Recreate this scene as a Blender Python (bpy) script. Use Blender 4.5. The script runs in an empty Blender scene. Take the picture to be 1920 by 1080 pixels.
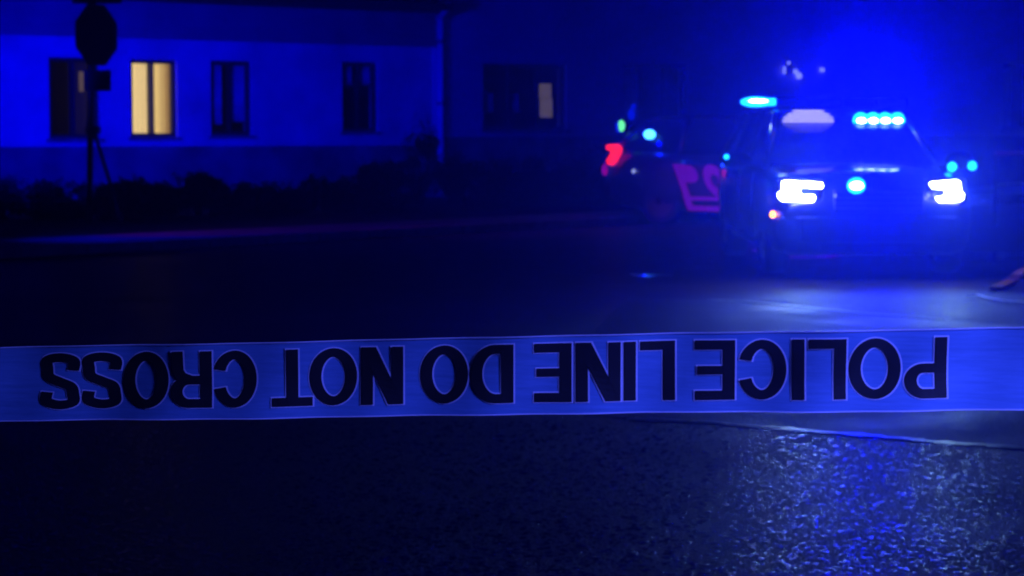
import bpy, bmesh, math, random
from mathutils import Vector, Matrix
random.seed(7)
S = bpy.context.scene
C = S.collection
R = math.radians

# ------------------------------------------------------------------ camera
F = 4000.0                      # focal length in photo pixels (1920 wide)
CAMH = 1.35
PITCH = math.atan(290 / F)      # horizon at y = 250
cd = bpy.data.cameras.new('camera')
cam = bpy.data.objects.new('camera', cd); C.objects.link(cam)
cam.location = (0, 0, CAMH)
cam.rotation_euler = (R(90) - PITCH, 0, 0)
cd.sensor_width = 36; cd.lens = 36 * F / 1920
cd.clip_start = 0.05; cd.clip_end = 400
cd.dof.use_dof = True
cd.dof.focus_distance = 2.7
cd.dof.aperture_fstop = 12.5
S.camera = cam

# ------------------------------------------------------------------ world (night sky), exposure
W = bpy.data.worlds.new('World'); S.world = W; W.use_nodes = True
wn = W.node_tree; bg = wn.nodes['Background']
sky = wn.nodes.new('ShaderNodeTexSky'); sky.sky_type = 'NISHITA'; sky.sun_disc = False
sky.sun_elevation = R(-3); sky.sun_rotation = R(140)
tint = wn.nodes.new('ShaderNodeMix'); tint.data_type = 'RGBA'; tint.blend_type = 'MULTIPLY'
tint.inputs[0].default_value = 1.0
tint.inputs[7].default_value = (0.0, 0.0, 1.0, 1)
wn.links.new(sky.outputs[0], tint.inputs[6]); wn.links.new(tint.outputs[2], bg.inputs['Color'])
bg.inputs['Strength'].default_value = 0.15
S.view_settings.view_transform = 'Standard'; S.view_settings.look = 'None'
S.view_settings.exposure = 0; S.view_settings.gamma = 1
S.render.engine = 'CYCLES'
cy = S.cycles
cy.use_denoising = True
try: cy.denoiser = 'OPENIMAGEDENOISE'; cy.denoising_prefilter = 'ACCURATE'
except Exception: pass
cy.max_bounces = 5; cy.diffuse_bounces = 2; cy.glossy_bounces = 3; cy.transmission_bounces = 4
cy.volume_bounces = 0; cy.transparent_max_bounces = 12
cy.sample_clamp_indirect = 3.0; cy.caustics_reflective = False; cy.caustics_refractive = False
cy.use_light_tree = True

# ------------------------------------------------------------------ lamps (the ones set here are unseen, added)
def lamp(name, kind, loc, col, watts, aim=None, size=0.08, cone=120, blend=0.6, parent=None):
    d = bpy.data.lights.new(name, kind); d.color = col; d.energy = watts
    if kind in ('POINT', 'SPOT'): d.shadow_soft_size = size
    if kind == 'SPOT': d.spot_size = R(cone); d.spot_blend = blend
    o = bpy.data.objects.new(name, d); C.objects.link(o); o.location = loc
    if aim is not None:
        o.rotation_euler = (Vector(aim) - Vector(loc)).to_track_quat('-Z', 'Y').to_euler()
    if parent: o.parent = parent
    return o
BLUE = (0.0, 0.0, 1.0)
# added lamps, no source in view: left by the cottage, right by the camera
lamp('unseen_blue_by_cottage', 'SPOT', (-8.0, 27.0, 2.4), BLUE, 12500, aim=(-5.9, 38.6, 2.2), size=0.25, cone=51, blend=1.0)  # unseen lamp that makes the blue pool on the cottage wall
lamp('added_blue_by_tape', 'SPOT', (1.08, 1.28, 1.72), (0.09, 0.12, 1.0), 200, aim=(0.5, 1.95, 1.1), size=0.12, cone=92, blend=1.0)  # added close by so the tape brightens towards the right
lamp('added_red_violet_spot', 'SPOT', (-6.6, 24.0, 1.5), (.85, 0.0, 1.0), 900, aim=(2.6, 30.0, 0.6), size=0.15, cone=20, blend=0.9)  # added to colour the lettering of the far car
lamp('added_red_violet_spot', 'SPOT', (-6.6, 24.0, 1.5), (1.0, 0.0, 0.05), 60, aim=(0.0, 31.0, 0.0), size=0.15, cone=50, blend=0.9)  # added for a red tint on the pavement
lamp('added_blue_on_pavement', 'SPOT', (-6.8, 22.8, 2.1), BLUE, 650, aim=(-1.5, 29.0, 0.2), size=0.15, cone=70, blend=0.9)  # added to bring blue onto the pavement strip
lamp('unseen_blue_down_street', 'POINT', (10.5, 33.0, 2.0), BLUE, 250, size=0.2)  # unseen lamp

# ------------------------------------------------------------------ pixel helpers (real depths)
MC = Matrix.Rotation(R(90) - PITCH, 3, 'X')
def ray(x, y):
    return MC @ Vector(((x - 960), -(y - 540), -F))
def P(x, y, D):
    r = ray(x, y); k = D / r.y
    return Vector((0, 0, CAMH)) + r * k
def G(x, y, z=0.0):
    r = ray(x, y); k = (z - CAMH) / r.z
    return Vector((0, 0, CAMH)) + r * k

# ------------------------------------------------------------------ materials
def mat(name, col, rough=0.6, metal=0.0, noise=0.0, nscale=8.0, bump=0.0, bscale=40.0, coat=0.0, spec=0.5):
    m = bpy.data.materials.new(name); m.use_nodes = True
    nt = m.node_tree; b = nt.nodes['Principled BSDF']
    b.inputs['Base Color'].default_value = (*col, 1); b.inputs['Roughness'].default_value = rough
    b.inputs['Metallic'].default_value = metal; b.inputs['Coat Weight'].default_value = coat
    b.inputs['Specular IOR Level'].default_value = spec
    tc = nt.nodes.new('ShaderNodeTexCoord')
    if noise:
        n = nt.nodes.new('ShaderNodeTexNoise'); n.inputs['Scale'].default_value = nscale; n.inputs['Detail'].default_value = 6
        nt.links.new(tc.outputs['Object'], n.inputs['Vector'])
        r = nt.nodes.new('ShaderNodeMapRange'); r.inputs[1].default_value = 0.3; r.inputs[2].default_value = 0.7
        r.inputs[3].default_value = 1 - noise; r.inputs[4].default_value = 1 + noise
        nt.links.new(n.outputs[0], r.inputs[0])
        v = nt.nodes.new('ShaderNodeVectorMath'); v.operation = 'SCALE'; v.inputs[0].default_value = col
        nt.links.new(r.outputs[0], v.inputs['Scale']); nt.links.new(v.outputs[0], b.inputs['Base Color'])
    if bump:
        n2 = nt.nodes.new('ShaderNodeTexNoise'); n2.inputs['Scale'].default_value = bscale; n2.inputs['Detail'].default_value = 5
        nt.links.new(tc.outputs['Object'], n2.inputs['Vector'])
        bp = nt.nodes.new('ShaderNodeBump'); bp.inputs['Strength'].default_value = bump; bp.inputs['Distance'].default_value = 0.02
        nt.links.new(n2.outputs[0], bp.inputs['Height']); nt.links.new(bp.outputs[0], b.inputs['Normal'])
    return m

def emit(name, col, k):
    m = bpy.data.materials.new(name); m.use_nodes = True; nt = m.node_tree
    nt.nodes.remove(nt.nodes['Principled BSDF'])
    e = nt.nodes.new('ShaderNodeEmission'); e.inputs[0].default_value = (*col, 1); e.inputs[1].default_value = k
    nt.links.new(e.outputs[0], nt.nodes['Material Output'].inputs[0])
    return m

def glass(name, tintc, clear):
    m = bpy.data.materials.new(name); m.use_nodes = True; nt = m.node_tree
    b = nt.nodes['Principled BSDF']; b.inputs['Base Color'].default_value = (0.01, 0.01, 0.01, 1)
    b.inputs['Roughness'].default_value = 0.04
    t = nt.nodes.new('ShaderNodeBsdfTransparent'); t.inputs[0].default_value = (*tintc, 1)
    x = nt.nodes.new('ShaderNodeMixShader'); x.inputs[0].default_value = clear
    nt.links.new(b.outputs[0], x.inputs[1]); nt.links.new(t.outputs[0], x.inputs[2])
    nt.links.new(x.outputs[0], nt.nodes['Material Output'].inputs[0])
    return m

def asphalt(name, col, rough, bstr, scale, spark=0.0, wet=0.0):
    """wet road: aggregate bumps (voronoi) + noise, damp patches by noise"""
    m = bpy.data.materials.new(name); m.use_nodes = True; nt = m.node_tree; L = nt.links
    b = nt.nodes['Principled BSDF']; tc = nt.nodes.new('ShaderNodeTexCoord')
    n = nt.nodes.new('ShaderNodeTexNoise'); n.inputs['Scale'].default_value = 1.3; n.inputs['Detail'].default_value = 8
    L.new(tc.outputs['Object'], n.inputs['Vector'])
    r = nt.nodes.new('ShaderNodeMapRange'); r.inputs[1].default_value = .35; r.inputs[2].default_value = .65
    r.inputs[3].default_value = .6; r.inputs[4].default_value = 1.35
    L.new(n.outputs[0], r.inputs[0])
    v = nt.nodes.new('ShaderNodeVectorMath'); v.operation = 'SCALE'; v.inputs[0].default_value = col
    L.new(r.outputs[0], v.inputs['Scale']); L.new(v.outputs[0], b.inputs['Base Color'])
    rr = nt.nodes.new('ShaderNodeMapRange'); rr.inputs[1].default_value = .3; rr.inputs[2].default_value = .7
    rr.inputs[3].default_value = rough - wet; rr.inputs[4].default_value = rough + .12
    L.new(n.outputs[0], rr.inputs[0]); L.new(rr.outputs[0], b.inputs['Roughness'])
    vo = nt.nodes.new('ShaderNodeTexVoronoi'); vo.inputs['Scale'].default_value = scale
    vo.feature = 'SMOOTH_F1'; vo.inputs['Smoothness'].default_value = .4
    L.new(tc.outputs['Object'], vo.inputs['Vector'])
    n2 = nt.nodes.new('ShaderNodeTexNoise'); n2.inputs['Scale'].default_value = scale * .55; n2.inputs['Detail'].default_value = 6
    n2.inputs['Roughness'].default_value = .65
    L.new(tc.outputs['Object'], n2.inputs['Vector'])
    mx = nt.nodes.new('ShaderNodeMath'); mx.operation = 'MULTIPLY_ADD'; mx.inputs[1].default_value = -1.6
    L.new(vo.outputs['Distance'], mx.inputs[0]); L.new(n2.outputs[0], mx.inputs[2])
    bp = nt.nodes.new('ShaderNodeBump'); bp.inputs['Strength'].default_value = bstr; bp.inputs['Distance'].default_value = 0.016
    L.new(mx.outputs[0], bp.inputs['Height']); L.new(bp.outputs[0], b.inputs['Normal'])
    b.inputs['Specular IOR Level'].default_value = .22 if spark else .25
    if spark:   # wet polished stones standing out of the binder: every cell has its own gloss and tilt
        v2 = nt.nodes.new('ShaderNodeTexVoronoi'); v2.inputs['Scale'].default_value = scale*.8; L.new(tc.outputs['Object'], v2.inputs['Vector'])
        sp = nt.nodes.new('ShaderNodeSeparateColor'); L.new(v2.outputs['Color'], sp.inputs[0])
        gt = nt.nodes.new('ShaderNodeMath'); gt.operation = 'GREATER_THAN'; gt.inputs[1].default_value = .80; L.new(sp.outputs[0], gt.inputs[0])
        lt_ = nt.nodes.new('ShaderNodeMath'); lt_.operation = 'LESS_THAN'; lt_.inputs[1].default_value = .42; L.new(v2.outputs['Distance'], lt_.inputs[0])
        mm = nt.nodes.new('ShaderNodeMath'); mm.operation = 'MULTIPLY'; L.new(gt.outputs[0], mm.inputs[0]); L.new(lt_.outputs[0], mm.inputs[1])
        mr = nt.nodes.new('ShaderNodeMix'); mr.data_type = 'FLOAT'; L.new(mm.outputs[0], mr.inputs[0]); L.new(rr.outputs[0], mr.inputs[2]); mr.inputs[3].default_value = .16
        L.new(mr.outputs[0], b.inputs['Roughness'])
    return m

M = dict(
    road=asphalt('asphalt_rough', (.035, .035, .04), .6, .8, 90, wet=.1, spark=1),
    patch=asphalt('asphalt_smooth', (.06, .06, .065), .58, .5, 60, wet=.12),
    seam=mat('pale_seam', (.4, .4, .41), .38, noise=.35, nscale=14, spec=.6),
    seamb=mat('tar_seam', (.16, .16, .17), .6, noise=.35, nscale=14, spec=.4),
    puddle=mat('standing_water', (.02, .02, .03), .12, bump=.15, bscale=9, spec=.8),
    pave=mat('pavement_concrete', (.35, .34, .33), .8, noise=.25, nscale=3, bump=.3),
    kerb=mat('kerb_stone', (.4, .39, .37), .75, noise=.2, nscale=6, bump=.3),
    soil=mat('soil', (.03, .03, .02), .95, noise=.4, nscale=5, bump=.6, bscale=20),
    render=mat('painted_render', (.58, .57, .54), .85, noise=.2, nscale=1.4, bump=.12, bscale=14),
    render2=mat('weathered_render', (.42, .41, .4), .85, noise=.15, nscale=.7, bump=.15, bscale=10),
    plinth=mat('dark_plinth', (.15, .15, .15), .85, noise=.5, nscale=1.6, bump=.3, bscale=16),
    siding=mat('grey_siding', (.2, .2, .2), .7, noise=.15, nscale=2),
    roof=mat('roof_slate', (.02, .02, .022), .7, noise=.3, nscale=5, bump=.4, bscale=12),
    frame=mat('window_frame_dark', (.03, .03, .03), .5),
    pipe=mat('pipe_white', (.75, .75, .73), .45),
    inside=mat('room_dark', (.04, .04, .04), .9),
    curtain=mat('net_curtain', (.75, .75, .72), .9, noise=.2, nscale=6),
    wglass=glass('window_glass', (.96, .96, .96), .92),
    steel=mat('galvanised_steel', (.09, .09, .09), .45, .6, noise=.15, nscale=20),
    signback=mat('sign_back', (.03, .03, .03), .6),
    stone=mat('wet_stone', (.05, .05, .055), .27, noise=.4, nscale=20, spec=.9),
    leaf=mat('leaf', (.03, .05, .02), .7, noise=.4, nscale=6),
    bark=mat('bark', (.05, .035, .025), .9, bump=.5),
    paint=mat('car_paint', (.018, .018, .022), .32, coat=.8, noise=.1, nscale=30),
    paintw=mat('car_paint_white', (.06, .06, .065), .35, coat=.7),
    black=mat('black_plastic', (.012, .012, .012), .55, bump=.1, bscale=120),
    rubber=mat('tyre_rubber', (.015, .015, .015), .85, bump=.4, bscale=60),
    chrome=mat('chrome', (.6, .6, .6), .12, 1.0),
    rim=mat('wheel_steel', (.08, .08, .08), .4, .7),
    cglass=glass('car_glass', (.5, .5, .55), .55),
    lens=glass('clear_lens', (.95, .95, .95), .85),
    bluelens=mat('blue_lens_unlit', (.01, .02, .25), .15, coat=.6),
    decal=mat('reflective_lettering', (.85, .12, .85), .5),
    seat=mat('seat_fabric', (.03, .03, .03), .9, bump=.3),
    orange=mat('orange_webbing', (.7, .2, .04), .7, noise=.3, nscale=20, bump=.4),
    ink=mat('tape_ink', (.012, .012, .02), .45, noise=.2, nscale=30),
    halo_strip=mat('tape_halo_and_strip', (.62, .62, .85), .6),  # bright halo round letters and film rims; also the loose strip
    e_head=emit('led_white', (.80, .92, 1.0), 40),
    e_core=emit('strobe_core', (.55, .8, 1.0), 22),
    e_cyan=emit('strobe_cyan', (.008, .36, 1.0), 5.5),
    e_cyanhot=emit('strobe_cyan_hot', (.05, .36, 1.0), 7.0),
    e_field=emit('strobe_white_rows', (.9, .85, 1.0), 1.0),
    e_blue=emit('strobe_blue_dim', (0, .01, 1.0), .7),
    e_green=emit('strobe_green', (.15, 1.0, .3), 1.6),
    e_red=emit('tail_red', (1.0, .012, .0), 2.0),
    e_redreflect=emit('tail_reflection', (.3, .0, .25), .9),
    e_amber=emit('amber_marker', (1.0, .30, .01), 9.0),
    e_pale=emit('pale_bulb', (.42, .5, 1.0), .95),
    e_door=emit('dim_hall_light', (.2, .15, .16), .65),
    e_grey=emit('dim_room_light', (.2, .13, .14), .8),
)

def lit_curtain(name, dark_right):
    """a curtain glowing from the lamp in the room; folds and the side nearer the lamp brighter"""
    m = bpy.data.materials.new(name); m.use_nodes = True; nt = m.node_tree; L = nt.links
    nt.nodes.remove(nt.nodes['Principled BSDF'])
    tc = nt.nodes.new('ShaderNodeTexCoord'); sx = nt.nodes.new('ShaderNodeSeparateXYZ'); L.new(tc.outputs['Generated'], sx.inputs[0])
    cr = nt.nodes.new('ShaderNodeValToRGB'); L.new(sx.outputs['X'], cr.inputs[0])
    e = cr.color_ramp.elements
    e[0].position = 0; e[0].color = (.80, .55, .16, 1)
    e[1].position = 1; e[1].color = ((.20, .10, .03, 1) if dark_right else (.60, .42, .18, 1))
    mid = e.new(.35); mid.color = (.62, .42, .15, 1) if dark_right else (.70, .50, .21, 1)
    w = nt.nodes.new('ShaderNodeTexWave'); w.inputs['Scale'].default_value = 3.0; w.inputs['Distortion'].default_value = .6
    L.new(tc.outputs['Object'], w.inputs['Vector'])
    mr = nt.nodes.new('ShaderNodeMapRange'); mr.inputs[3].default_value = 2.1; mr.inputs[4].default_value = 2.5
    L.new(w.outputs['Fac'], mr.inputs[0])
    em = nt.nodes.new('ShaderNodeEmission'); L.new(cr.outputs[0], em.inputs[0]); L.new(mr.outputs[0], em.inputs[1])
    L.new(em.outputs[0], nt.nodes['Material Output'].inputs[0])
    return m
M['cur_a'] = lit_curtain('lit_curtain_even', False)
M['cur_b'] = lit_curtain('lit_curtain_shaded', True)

def tape_mat():
    m = bpy.data.materials.new('barrier_tape_film'); m.use_nodes = True; nt = m.node_tree; L = nt.links
    b = nt.nodes['Principled BSDF']; b.inputs['Roughness'].default_value = .42
    tc = nt.nodes.new('ShaderNodeTexCoord'); mp = nt.nodes.new('ShaderNodeMapping'); mp.inputs['Scale'].default_value = (4, 4, 60)
    L.new(tc.outputs['Object'], mp.inputs[0])
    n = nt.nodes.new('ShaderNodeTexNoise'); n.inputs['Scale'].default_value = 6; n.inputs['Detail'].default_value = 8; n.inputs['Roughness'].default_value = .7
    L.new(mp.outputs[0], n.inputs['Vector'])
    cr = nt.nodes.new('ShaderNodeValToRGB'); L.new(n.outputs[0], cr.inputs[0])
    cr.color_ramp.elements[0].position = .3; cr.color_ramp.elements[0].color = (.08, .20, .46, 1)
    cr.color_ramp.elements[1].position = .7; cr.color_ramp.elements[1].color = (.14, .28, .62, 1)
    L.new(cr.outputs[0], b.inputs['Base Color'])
    bp = nt.nodes.new('ShaderNodeBump'); bp.inputs['Strength'].default_value = .25; bp.inputs['Distance'].default_value = .002
    n3 = nt.nodes.new('ShaderNodeTexNoise'); n3.inputs['Scale'].default_value = 25; n3.inputs['Detail'].default_value = 4
    L.new(tc.outputs['Object'], n3.inputs['Vector'])
    L.new(n3.outputs[0], bp.inputs['Height']); L.new(bp.outputs[0], b.inputs['Normal'])
    t = nt.nodes.new('ShaderNodeBsdfTranslucent'); L.new(cr.outputs[0], t.inputs[0])
    x = nt.nodes.new('ShaderNodeMixShader'); x.inputs[0].default_value = .12
    L.new(b.outputs[0], x.inputs[1]); L.new(t.outputs[0], x.inputs[2])
    L.new(x.outputs[0], nt.nodes['Material Output'].inputs[0])
    return m
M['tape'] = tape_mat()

# ------------------------------------------------------------------ mesh helpers
class MB:
    def __init__(s): s.v = []; s.f = []
    def add(s, vs, fs):
        k = len(s.v); s.v += [Vector(v) for v in vs]; s.f += [[i + k for i in f] for f in fs]; return s
    def box(s, x0, x1, y0, y1, z0, z1):
        return s.add([(x0,y0,z0),(x1,y0,z0),(x1,y1,z0),(x0,y1,z0),(x0,y0,z1),(x1,y0,z1),(x1,y1,z1),(x0,y1,z1)],
                     [(0,3,2,1),(4,5,6,7),(0,1,5,4),(1,2,6,5),(2,3,7,6),(3,0,4,7)])
    def prism(s, poly, off):
        """poly: list of 3D points; off: extrusion vector"""
        n = len(poly); a = [Vector(p) for p in poly]; b = [p + Vector(off) for p in a]
        return s.add(a + b, [list(range(n))[::-1], list(range(n, 2*n))] + [(i, (i+1) % n, n + (i+1) % n, n + i) for i in range(n)])
    def tube(s, pts, r, n=10, cap=True):
        pts = [Vector(p) for p in pts]; rs = r if isinstance(r, (list, tuple)) else [r] * len(pts)
        rings = []
        for i, p in enumerate(pts):
            d = (pts[min(i+1, len(pts)-1)] - pts[max(i-1, 0)]).normalized()
            a = d.orthogonal().normalized() if i == 0 else (rings[-1][1] - d * rings[-1][1].dot(d)).normalized()
            c = d.cross(a)
            rings.append(([p + (a * math.cos(2*math.pi*k/n) + c * math.sin(2*math.pi*k/n)) * rs[i] for k in range(n)], a))
        vs = [v for rg, _ in rings for v in rg]; fs = []
        for i in range(len(pts) - 1):
            for k in range(n): fs.append((i*n + k, i*n + (k+1) % n, (i+1)*n + (k+1) % n, (i+1)*n + k))
        if cap: fs += [list(range(n))[::-1], [(len(pts)-1)*n + k for k in range(n)]]
        return s.add(vs, fs)
    def ball(s, c, rx, ry=None, rz=None, n=12, m=8):
        ry = ry or rx; rz = rz or rx; vs = []; fs = []; c = Vector(c)
        for j in range(m + 1):
            th = math.pi * j / m
            for k in range(n):
                ph = 2*math.pi*k/n; vs.append(c + Vector((rx*math.sin(th)*math.cos(ph), ry*math.sin(th)*math.sin(ph), rz*math.cos(th))))
        for j in range(m):
            for k in range(n): fs.append((j*n + k, j*n + (k+1) % n, (j+1)*n + (k+1) % n, (j+1)*n + k))
        return s.add(vs, fs)
    def disc(s, c, axis, r, th, n=24):
        a = Vector(axis).normalized() * th
        return s.tube([Vector(c), Vector(c) + a], r, n)
    def build(s, name, m, parent=None, smooth=False, bevel=0.0, xf=None):
        me = bpy.data.meshes.new(name); vs = [xf(v) for v in s.v] if xf else s.v
        me.from_pydata([tuple(v) for v in vs], [], s.f)
        bm = bmesh.new(); bm.from_mesh(me)
        bmesh.ops.remove_doubles(bm, verts=bm.verts, dist=1e-6)
        bmesh.ops.recalc_face_normals(bm, faces=bm.faces); bm.to_mesh(me); bm.free()
        me.materials.append(m)
        if smooth:
            for p in me.polygons: p.use_smooth = True
        o = bpy.data.objects.new(name, me); C.objects.link(o)
        if parent: o.parent = parent
        if bevel:
            b = o.modifiers.new('bevel', 'BEVEL'); b.width = bevel; b.segments = 2; b.limit_method = 'ANGLE'; b.angle_limit = R(35)
        return o
def thing(name, label, cat, loc=(0,0,0), rz=0, group=None):
    o = bpy.data.objects.new(name, None); C.objects.link(o); o.empty_display_size = .2
    o.location = loc; o.rotation_euler = (0, 0, rz); o['label'] = label; o['category'] = cat
    if group: o['group'] = group
    return o
def tag(o, label, cat, group=None, kind=None):
    o['label'] = label; o['category'] = cat
    if group: o['group'] = group
    if kind: o['kind'] = kind
    return o
def struct(o): o['kind'] = 'structure'; return o

# ------------------------------------------------------------------ ground
g = MB(); n = 12
g.add([(-60, -6, 0), (70, -6, 0), (70, 150, 0), (-60, 150, 0)], [(0, 1, 2, 3)])
struct(g.build('road', M['road']))
# smoother resurfaced patch across the lane, its far and near edges as in the photo
pa = [G(1180, 556), G(1400, 566), G(1640, 590), G(1990, 616), G(2150, 850), G(1790, 832), G(1330, 793), G(960, 772)]
m_ = MB(); m_.add([(p.x, p.y, .002) for p in pa], [list(range(len(pa)))]); struct(m_.build('road_patch', M['patch']))
# raised tar seams along both edges
def strip_on_ground(pts, w, z, name, mm):
    b = MB(); vs = []
    for i, p in enumerate(pts):
        d = (pts[min(i+1, len(pts)-1)] - pts[max(i-1, 0)]); d.z = 0; d.normalize(); nn = Vector((-d.y, d.x, 0))
        ww = w[i] if isinstance(w, list) else w
        vs += [p + nn*ww/2 + Vector((0,0,z)), p - nn*ww/2 + Vector((0,0,z))]
    k = len(pts)
    b.add(vs + [v + Vector((0,0,-z+.001)) for v in vs], [(2*i, 2*i+1, 2*i+3, 2*i+2) for i in range(k-1)] +
          [(2*i, 2*i+2, 2*k+2*i+2, 2*k+2*i) for i in range(k-1)] + [(2*i+1, 2*k+2*i+1, 2*k+2*i+3, 2*i+3) for i in range(k-1)])
    return b.build(name, mm)
def gl(pts, jitter=0.01, n=10):
    out = []
    for (a, b) in zip(pts[:-1], pts[1:]):
        A, B = G(*a), G(*b)
        for i in range(n): out.append(A.lerp(B, i/n) + Vector((random.uniform(-jitter, jitter), random.uniform(-jitter, jitter)*.6, 0)))
    out.append(G(*pts[-1])); return out
struct(strip_on_ground(gl([(1180, 786), (1330, 793), (1560, 812), (1790, 832), (2000, 846)], .02, 14), [.085*random.uniform(.35, 1.1) for _ in range(57)], .0045, 'road_seam', M['seam']))
struct(strip_on_ground(gl([(1330, 563), (1400, 566), (1640, 590), (1780, 600)]), .12, .0065, 'road_seam', M['seamb']))
def blob(cx, cy, rx, ry, name, z):
    p0 = G(cx, cy); b = MB(); pts = []
    for i in range(28):
        a = 2*math.pi*i/28; k = 1 + .25*math.sin(3*a + cx) + .15*math.sin(5*a + cy)
        q = G(cx + rx*k*math.cos(a), cy + ry*k*math.sin(a)); pts.append((q.x, q.y, z))
    b.add(pts, [list(range(28))]); return struct(b.build(name, M['puddle']))
blob(1215, 517, 34, 3, 'puddle', .005)
blob(1560, 470, 170, 12, 'puddle', .005)
blob(1850, 480, 60, 8, 'puddle', .005)

# loose wet grit on the worn lane: low smooth stones pressed into the surface
def grit(n):
    rnd = random.Random(3); b = MB(); tv = [(0, 0, 1)]
    for j in (1, 2):
        th = math.pi/2*j/2
        for k in range(7): tv.append((math.sin(th)*math.cos(2*math.pi*k/7+j), math.sin(th)*math.sin(2*math.pi*k/7+j), math.cos(th)))
    tf = [(0, 1+k, 1+(k+1) % 7) for k in range(7)] + [(1+k, 8+k, 8+(k+1) % 7, 1+(k+1) % 7) for k in range(7)]
    for i in range(n):
        y = 6.3 + 7.8*rnd.random()**1.15; x = rnd.uniform(-.26*y, .27*y)
        e = G(960 + x/y*4000, 250 + 4000*CAMH/y)
        if 250 + 5400/y < 793 + max(0, (960 + x/y*4000-1330))*.085: continue
        s_ = rnd.choice((.003, .004, .005, .006, .007, .011)); ax = s_*rnd.uniform(.8, 1.7); a = rnd.random()*3
        tx, ty = rnd.gauss(0, .05), rnd.gauss(0, .05); h = s_*rnd.uniform(.07, .2)
        b.add([(x + ax*vx*math.cos(a) - s_*vy*math.sin(a), y + ax*vx*math.sin(a) + s_*vy*math.cos(a), vz*h + (tx*vx*ax + ty*vy*s_)*.5 + .0006) for vx, vy, vz in tv], tf)
    me = bpy.data.meshes.new('grit'); me.from_pydata([tuple(v) for v in b.v], [], b.f); me.materials.append(M['stone'])
    for p in me.polygons: p.use_smooth = True
    o = bpy.data.objects.new('road_grit', me); C.objects.link(o)
    tag(o, 'wet grit glinting on the rough road in the foreground', 'grit', kind='stuff')
grit(30000)

# pavement + kerb + garden soil on the far side, running away to the right
def far(p, d): return p + Vector((-.60, .80, 0)) * d      # away from the road
KA, KB = Vector((-16, 11.5, 0)), Vector((26, 59, 0))
KB = Vector((KA.x + 42, KA.y + 42 * 1.13, 0))
def kerbpt(x, y): return G(x, y)
k0, k1, k2 = G(40, 484), G(500, 462), G(940, 434)
dirk = (k2 - k0).normalized(); nk = Vector((-dirk.y, dirk.x, 0))
def K(u, d, z): return k0 + dirk*u + nk*d + Vector((0, 0, z))
b = MB()
for i in range(-14, 46):
    u = i * .92
    b.prism([K(u, 0, 0.001), K(u + .91, 0, 0.001), K(u + .91, .14, 0.001), K(u, .14, 0.001)], (0, 0, .12))
struct(b.build('kerb', M['kerb'], bevel=.015))
b = MB()
for i in range(-9, 28):
    u = i * 1.5
    b.prism([K(u, .145, .001), K(u + 1.49, .145, .001), K(u + 1.49, 1.55, .001), K(u, 1.55, .001)], (0, 0, .115))
struct(b.build('pavement', M['pave'], bevel=.008))
b = MB(); b.prism([K(-14, 1.56, .001), K(44, 1.56, .001), K(44, 40, .001), K(-14, 40, .001)], (0, 0, .09))
struct(b.build('garden_ground', M['soil']))

# ------------------------------------------------------------------ houses
WS = .75; W0 = Vector((0, 43, 0)); eu = Vector((1, WS, 0)).normalized(); en = Vector((WS, -1, 0)).normalized()
def Hs(u, d, z): return W0 + eu*u + en*d + Vector((0, 0, z))
def wall_u(x, y, d=0):
    """u along the wall plane and z for a pixel"""
    r = ray(x, y); o = Vector((0, 0, CAMH)); q = W0 + en*d
    k = (q - o).dot(en) / r.dot(en); p = o + r*k; return (p - q).dot(eu), p.z
def Hxf(d0=0): return lambda v: Hs(v.x, -v.y + d0, v.z)          # local x=u, y=into the house, z

def wall_with_openings(u0, u1, z0, z1, ops, th=.3):
    b = MB(); xs = sorted({u0, u1, *[o[0] for o in ops], *[o[1] for o in ops]})
    for a, c in zip(xs[:-1], xs[1:]):
        hit = [o for o in ops if o[0] <= a + 1e-6 and o[1] >= c - 1e-6]
        if hit:
            o = hit[0]
            if o[2] > z0: b.box(a, c, 0, th, z0, o[2])
            if o[3] < z1: b.box(a, c, 0, th, o[3], z1)
        else: b.box(a, c, 0, th, z0, z1)
    return b
def px_rect(x0, x1, y0, y1):
    u0, za = wall_u(x0, y1); u1, zb = wall_u(x1, y0); return (u0, u1, za, zb)

def window(parent, o, mull=1, transom=None, style='dark'):
    u0, u1, z0, z1 = o; f = .07
    b = MB(); b.box(u0, u1, .06, .14, z0, z0+f); b.box(u0, u1, .06, .14, z1-f, z1)
    b.box(u0, u0+f, .06, .14, z0+f, z1-f); b.box(u1-f, u1, .06, .14, z0+f, z1-f)
    fr = MB(); fr.v = b.v; fr.f = b.f
    w = fr.build('window', M['frame'], parent, bevel=.008, xf=Hxf())
    for i in range(mull):
        c = u0 + (u1-u0)*(i+1)/(mull+1)
        MB().box(c-.035, c+.035, .063, .137, z0+f, z1-f).build('mullion', M['frame'], w, xf=Hxf())
    if transom: MB().box(u0+f, u1-f, .07, .13, z0+(z1-z0)*transom-.03, z0+(z1-z0)*transom+.03).build('transom', M['frame'], w, xf=Hxf())
    MB().box(u0-.06, u1+.06, -.07, .055, z0-.06, z0-.002).build('sill', M['plinth'], w, bevel=.01, xf=Hxf())
    MB().box(u0+f, u1-f, .098, .104, z0+f, z1-f).build('pane', M['wglass'], w, xf=Hxf())
    return w
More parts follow.
